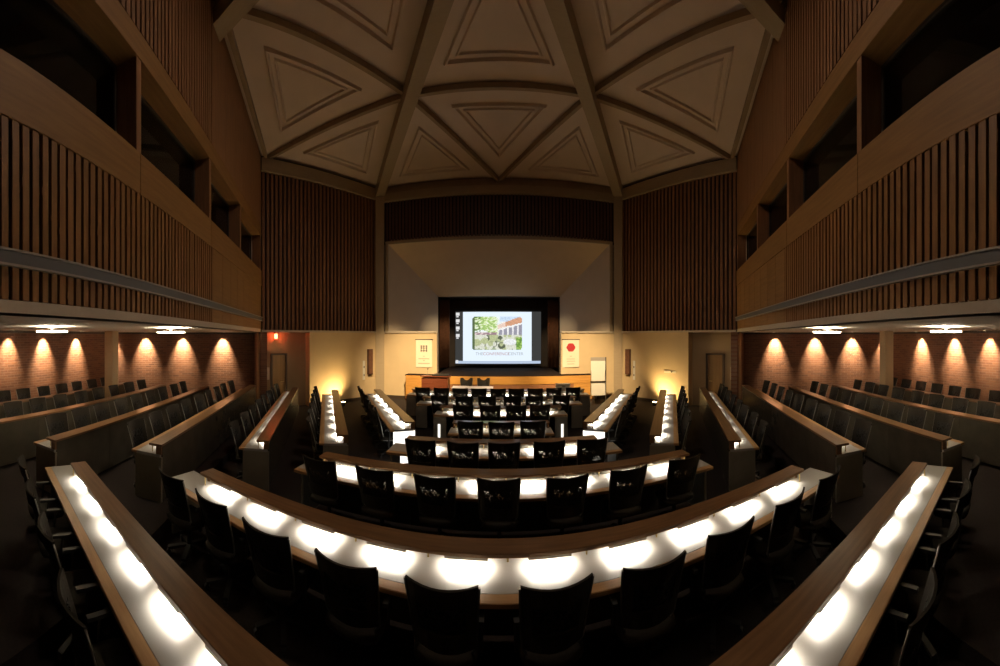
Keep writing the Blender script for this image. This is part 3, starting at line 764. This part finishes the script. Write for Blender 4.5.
# curtains beside the screen
def curtain(x0, x1, lb):
    t = thing('stage_curtain', lb, 'curtain', ((x0+x1)/2, 16.75, SZ), 0, 'curtains beside the screen')
    k = MB(); w = x1 - x0; n = 40; top = IZ - SZ - .03
    fr = [(-w/2 + w*i/n, .06*math.sin(i*1.25)) for i in range(n+1)]
    k.v = [(x, y, z) for z in (0.005, top) for x, y in fr] + [(x, y + .015, z) for z in (0.005, top) for x, y in fr]
    m_ = n+1
    for i in range(n):
        k.f += [(i, i+1, m_+i+1, m_+i), (2*m_+i+1, 2*m_+i, 3*m_+i, 3*m_+i+1), (i, 2*m_+i, 2*m_+i+1, i+1), (m_+i, m_+i+1, 3*m_+i+1, 3*m_+i)]; k.m += [0]*4
    k.f += [(0, m_, 3*m_, 2*m_), (n, 2*m_+n, 3*m_+n, m_+n)]; k.m += [0, 0]
    k.obj('fabric', 'curtain', t, smooth=True)
    MB().tube((-w/2, 0, top + .0), (w/2, 0, top), .015, 8).obj('rod', 'doorframe', t)
curtain(-3.04, -2.52, 'brown stage curtain left of the screen'); curtain(2.48, 3.04, 'brown stage curtain right of the screen')
# projection screen
ys = 17.1
def sx_(px): return math.tan((px - CX)/F) * ys
def sz_(py): return EYE + (Y0 - py)/F * ys
t = thing('projection_screen', 'bright projection screen showing a garden photo above the stage', 'screen', (0, ys, SZ))
def rect(name, mat, x0, x1, y0, y1, dy, parent):
    return MB().box(sx_(x0), sx_(x1), -dy - .004, -dy, sz_(y1) - SZ, sz_(y0) - SZ).obj(name, mat, parent)
surf = MB().box(sx_(455.3), sx_(541), 0, .03, sz_(364) - SZ, sz_(311.5) - SZ).obj('display_surface', 'screengrey', t)
k = MB(); k.tube((sx_(454), .015, sz_(309.5) - SZ), (sx_(542), .015, sz_(309.5) - SZ), .06, 12); k.obj('roller_case', 'plastic', t)
k = MB(); k.box(sx_(454.6), sx_(541.6), -.01, .02, sz_(366.2) - SZ, sz_(364.3) - SZ); k.obj('bottom_bar', 'plastic', t)
for x in (sx_(470), sx_(526)): MB().tube((x, .05, sz_(309) - SZ), (x, .05, IZ - SZ), .012, 8).obj('hanger', 'plastic', t)
rect('page', 'screenwhite', 463, 531.6, 311.8, 361.5, .002, surf)
rect('taskbar', 'screenbar', 455.5, 540.5, 361, 363.7, .007, surf)
rect('start_button', 'screenicon', 455.8, 458.3, 360.2, 363.4, .012, surf)
for y0 in (312.5, 319.2, 326.5, 334):
    k = MB(); a, b2 = sx_(456.0), sx_(459.6); z1, z0 = sz_(y0) - SZ, sz_(y0 + 4.6) - SZ
    k.box(a, b2, -.008, -.004, z0 + (z1-z0)*.35, z1); k.box(a + .02, b2 - .05, -.008, -.004, z0, z0 + (z1-z0)*.25)
    k.obj('icon', 'screenicon', surf)
# garden photo shown on the screen
x0, x1, z1, z0 = sx_(472.3), sx_(522), sz_(316.6) - SZ, sz_(349.8) - SZ
nx, nz = 60, 40
vs = [(x0 + (x1-x0)*i/nx, -.012, z0 + (z1-z0)*j/nz) for j in range(nz+1) for i in range(nx+1)]
fs = []; cols = []
rr = random.Random(3)
blob = [(rr.random(), rr.random(), rr.uniform(.03, .09), rr.random()) for _ in range(90)]
for j in range(nz):
    for i in range(nx):
        u, v = (i+.5)/nx, (j+.5)/nz
        du, dv = min(u, 1-u)*nx, min(v, 1-v)*nz
        if du + dv < 2.0: continue
        fs.append((j*(nx+1)+i, j*(nx+1)+i+1, (j+1)*(nx+1)+i+1, (j+1)*(nx+1)+i))
        wv = .5 + .5*math.sin(u*23 + 4*math.sin(v*17)) * math.sin(v*31 + 3*math.sin(u*19))
        c = (.90, .97, .97)
        if v > .84 and u > .55: c = (.62, .76, .95)
        roof = .60 + (u - .4)*.40
        if u > .44 and roof - .02 < v < roof + .10 + (u-.45)*.14: c = (.70, .36, .22) if u > .66 else (.88, .66, .56)
        if u > .42 and abs(v - roof + .05) < .022: c = (.96, .96, .94)
        if u > .42 and .46 < v < roof - .07: c = (.34, .33, .40) if (int(u*30) % 3) else (.86, .84, .86)
        if .70 < u < .73 and .46 < v < .72: c = (.95, .95, .93)
        if u < .46 + .09*wv and v > .52 + .08*math.sin(u*9): c = (.38, .58, .18) if wv < .45 else ((.70, .84, .42) if wv < .75 else (.86, .95, .75))
        if u < .16 and v > .5 and wv < .5: c = (.16, .28, .08)
        if u < .50 and .43 < v < .53: c = (.36, .24, .27) if wv < .6 else (.75, .62, .60)
        if v < .45:
            c = (.36, .42, .26)
            for bx, by, br_, sh_ in blob:
                if (u-bx)**2 + ((v-by*.44)*.8)**2 < br_*br_: c = (.74, .76, .64) if sh_ > .5 else ((.13, .15, .10) if sh_ < .22 else (.50, .55, .30))
            if ((u-.76)/.13)**2 + ((v-.24)/.09)**2 < 1: c = (.86, .88, .90)
            if u > .88 and v < .34 + .05*wv: c = (.16, .32, .06) if wv < .6 else (.4, .6, .15)
        if u < .05: c = (.12, .17, .08)
        k_ = rr.uniform(.85, 1.15); cols.append(tuple(min(1, x*k_) for x in c))
me = bpy.data.meshes.new('photo'); me.from_pydata(vs, [], fs); me.materials.append(M['screenphoto'])
at = me.color_attributes.new('Col', 'FLOAT_COLOR', 'CORNER')
for p, c in zip(me.polygons, cols):
    for li in p.loop_indices: at.data[li].color = (*c, 1)
link('photo', me, surf)
def text(name, body, mat, size, loc, parent, rot=(PI/2, 0, 0), align='LEFT'):
    cu = bpy.data.curves.new(name, 'FONT'); cu.body = body; cu.size = size; cu.align_x = align; cu.materials.append(M[mat]); cu.extrude = .001
    tmp = bpy.data.objects.new(name, cu); C.objects.link(tmp); bpy.context.view_layer.update()
    me = bpy.data.meshes.new_from_object(tmp.evaluated_get(bpy.context.evaluated_depsgraph_get())); bpy.data.objects.remove(tmp)
    o = link(name, me, parent, loc); o.rotation_euler = rot; return o
zt = sz_(355.2) - SZ
text('caption', 'THE', 'screentext2', .215, (sx_(475.5), -.012, zt), surf)
text('caption', 'CONFERENCE', 'screentext', .215, (sx_(483.0), -.012, zt), surf)
text('caption', 'CENTER', 'screentext2', .215, (sx_(508.0), -.012, zt), surf)
# ------------------------------------------------------------------ doors, signs and small wall fittings
def on_angled(s, px, nm=None):                # local x on the angled wall for a left-image column
    loc, rz, L, dj = globals()['ANG_' + ('left' if s < 0 else 'right')]
    h = hit(px, ML, (.5, .866)); d = math.hypot(h[0] - ML[0], h[1] - ML[1])
    return loc, rz, (d if s < 0 else L - d), math.hypot(*h)
for s, nm, pa, pb in ((-1, 'left', 272.5, 289), (1, 'right', 275.5, 294)):
    loc, rz, xa, da = on_angled(s, pa); _, _, xb, db = on_angled(s, pb)
    x0, x1 = min(xa, xb), max(xa, xb); H = 2.06
    bx = (loc[0] - math.sin(rz)*REC, loc[1] + math.cos(rz)*REC, 0); root = struct('door_' + nm, bx, rz)
    MB().box(x0 + .07, x1 - .07, -.03, -.002, .02, H - .06).obj('leaf', 'doorwood', root, bevel=.003)
    k = MB(); k.box(x0, x0 + .07, -.06, 0, 0, H); k.box(x1 - .07, x1, -.06, 0, 0, H); k.box(x0 + .07, x1 - .07, -.06, 0, H - .06, H)
    k.obj('frame', 'doorframe', root)
    xm = x1 - .16 if s < 0 else x0 + .16
    k = MB(); k.tube((xm, -.03, 1.0), (xm, -.085, 1.0), .012, 8); k.tube((xm, -.08, 1.0), (xm + (-.12 if s < 0 else .12), -.08, 1.0), .011, 8); k.obj('handle', 'brass', root)
    MB().box(x0 + .12, x1 - .12, -.036, -.03, .15, .35).obj('kick_plate', 'brass', root)
    # plate with dark pictograms beside the door
    loc, rz, xs, ds = on_angled(s, 267.5 if s < 0 else 265.5)
    z1 = EYE - (368 - Y0)/F*ds; z0 = EYE - (380.5 - Y0)/F*ds
    c = Vector((loc[0], loc[1], 0)) + Vector((math.cos(rz), math.sin(rz), 0)) * xs + Vector((-math.sin(rz), math.cos(rz), 0)) * REC
    t = thing('door_sign', 'pale sign with dark pictograms beside the %s door' % nm, 'sign', (c.x, c.y, z0), rz, 'door signs')
    h = z1 - z0; MB().box(-.15, .15, -.02, -.001, 0, h).obj('plate', 'cream', t, bevel=.003)
    k = MB(); k.tube((0, -.021, h*.80), (0, -.025, h*.80), .05, 12); k.box(-.06, .06, -.025, -.0205, h*.46, h*.68)
    k.box(-.045, .045, -.025, -.0205, h*.12, h*.42); k.obj('pictogram', 'ink', t)
    # tall dark wall panel and the white strip near the pilaster
    loc, rz, xs, ds = on_angled(s, 367.2)
    z1 = EYE - (349 - Y0)/F*ds; z0 = EYE - (374 - Y0)/F*ds
    c = Vector((loc[0], loc[1], 0)) + Vector((math.cos(rz), math.sin(rz), 0)) * xs
    t = thing('wall_box', 'tall narrow dark brown box on the cream wall, %s of stage' % nm, 'wall box', (c.x, c.y, z0), rz, 'tall brown wall boxes')
    h = z1 - z0; MB().box(-.12, .12, -.26, -.141, 0, h).obj('case', 'batten_dark', t, bevel=.008)
    MB().box(-.10, .10, -.268, -.261, .03, h - .03).obj('grille', 'curtain', t)
    loc, rz, xs, ds = on_angled(s, 361.8)
    z1 = EYE - (360.5 - Y0)/F*ds; z0 = EYE - (379.5 - Y0)/F*ds
    c = Vector((loc[0], loc[1], 0)) + Vector((math.cos(rz), math.sin(rz), 0)) * xs
    t = thing('wall_plate', 'narrow white upright plate on cream wall, %s of stage' % nm, 'wall plate', (c.x, c.y, z0), rz, 'white wall plates')
    h = z1 - z0; MB().box(-.055, .055, -.165, -.141, 0, h).obj('plate', 'white', t, bevel=.004)
    for za, zb in ((.62, .72), (.2, .3)): MB().box(-.02, .02, -.172, -.1655, h*za, h*zb).obj('button', 'plastic', t)
# switches on the right cream wall
loc, rz, xs, ds = on_angled(1, 998 - 672)
c = Vector((loc[0], loc[1], 0)) + Vector((math.cos(rz), math.sin(rz), 0)) * xs
z = EYE - (371.5 - Y0)/F*ds
t = thing('switch_plate', 'wide pale switch plate on the right cream wall', 'switch', (c.x, c.y, z), rz)
MB().box(-.28, .28, -.155, -.141, -.05, .05).obj('plate', 'cream', t, bevel=.003)
for i in range(4): MB().box(-.22 + .13*i, -.17 + .13*i, -.162, -.1555, -.025, .03).obj('toggle', 'plastic' if i == 2 else 'white', t)
# exit sign by the left door
loc, rz, xs, ds = on_angled(-1, 277)
c = Vector((loc[0], loc[1], 0)) + Vector((math.cos(rz), math.sin(rz), 0)) * xs + Vector((-math.sin(rz), math.cos(rz), 0)) * REC
t = thing('exit_sign', 'glowing red exit sign above the left wooden door', 'exit sign', (c.x, c.y, SOF - .26), rz)
MB().box(-.025, .025, -.34, -.02, 0, .21).obj('housing', 'white', t, bevel=.004)
MB().box(-.027, -.0255, -.33, -.03, .012, .198).obj('face', 'exitface', t); MB().box(.0255, .027, -.33, -.03, .012, .198).obj('face', 'exitface', t)
text('lettering', 'EXIT', 'exitred', .15, (-.0285, -.18, .055), t, (PI/2, 0, -PI/2), 'CENTER'); text('lettering', 'EXIT', 'exitred', .15, (.0285, -.18, .055), t, (PI/2, 0, PI/2), 'CENTER')
MB().tube((0, -.18, .21), (0, -.18, .265), .012, 8).obj('stem', 'white', t)
# floor uplights washing the cream walls
for s, nm in ((-1, 'left'), (1, 'right')):
    loc, rz, xs, ds = on_angled(s, 335)
    c = Vector((loc[0], loc[1], 0)) + Vector((math.cos(rz), math.sin(rz), 0)) * xs + Vector((math.sin(rz), -math.cos(rz), 0)) * .62
    t = thing('floor_uplight', 'floor uplight washing the %s cream wall behind the desk end' % nm, 'uplight', (c.x, c.y, 0), rz, 'floor uplights')
    k = MB(); k.tube((0,0,0), (0,0,.14), .085, 18, .10); k.obj('can', 'plastic', t)
    MB().tube((0,0,.1405), (0,0,.146), .08, 18).obj('lens', 'upglow', t)
    w = Vector((math.sin(rz), -math.cos(rz), 0))
    spot('uplight_beam', (c.x, c.y, .20), (c.x - w.x*.62, c.y - w.y*.62, 1.1), 210, (1.0, .68, .28), R(165), 1.0, .08, t)
# ------------------------------------------------------------------ added fill spotlights, out of view on the ceiling hub, aimed at the stage
targets = [((-3.7, 13.7, .8), 12500, 27), ((-2.8, 16.7, 2.2), 5000, 13), ((-1.2, 13.3, .5), 5200, 24), ((1.2, 13.3, .5), 5200, 24), ((2.85, 16.7, 2.2), 3500, 13), ((3.7, 13.7, .8), 11000, 27)]
for i, (tg, pw, cn_) in enumerate(targets):
    a = R(60 + 20*i + 0); q = Vector((CEN[0] + (-.8 + .32*i), CEN[1] + .95, ZA - 1.0))
    t = thing('stage_fill_spot', 'added black fill spotlight on the ceiling hub, %s aimed at the stage' % ['leftmost,', 'second from left,', 'third from left,', 'third from right,', 'second from right,', 'rightmost,'][i], 'spotlight', q, 0, 'added hub spotlights')
    d = (Vector(tg) - q).normalized()
    MB().tube(-d*.12, d*.14, .075, 14, .095).obj('barrel', 'plastic', t)
    MB().tube((0, 0, .05), (0, -.3, .40), .014, 8).obj('yoke', 'plastic', t)
    spot('fill_spot_beam', q + d*.18, tg, pw, (1.0, .72, .38), R(cn_), 1.0, .06, t)
t = thing('hub_fill_light', 'large round added fill light under the dome hub, out of view', 'ceiling light', (CEN[0], CEN[1], ZA - .75))  # fill light added out of view to raise the hall's ambient level
MB().tube((0,0,-.10), (0,0,-.001), .64, 32, .60).obj('housing', 'rib', t)
MB().tube((0,0,-.108), (0,0,-.1005), .56, 32).obj('diffuser', 'hubfill', t)
# ------------------------------------------------------------------ render look
sc = bpy.context.scene
w = bpy.data.worlds.new('world'); sc.world = w; w.use_nodes = True
w.node_tree.nodes['Background'].inputs[0].default_value = (0, 0, 0, 1)
sc.view_settings.view_transform = 'Standard'; sc.view_settings.look = 'None'; sc.view_settings.gamma = 1; sc.view_settings.use_curve_mapping = False
sc.view_settings.exposure = 0.0
sc.cycles.use_denoising = True
sc.cycles.max_bounces = 8; sc.cycles.diffuse_bounces = 4; sc.cycles.glossy_bounces = 3; sc.cycles.transparent_max_bounces = 8
sc.cycles.caustics_reflective = False; sc.cycles.caustics_refractive = False
sc.cycles.sample_clamp_indirect = 4.0
sc.cycles.use_light_tree = True
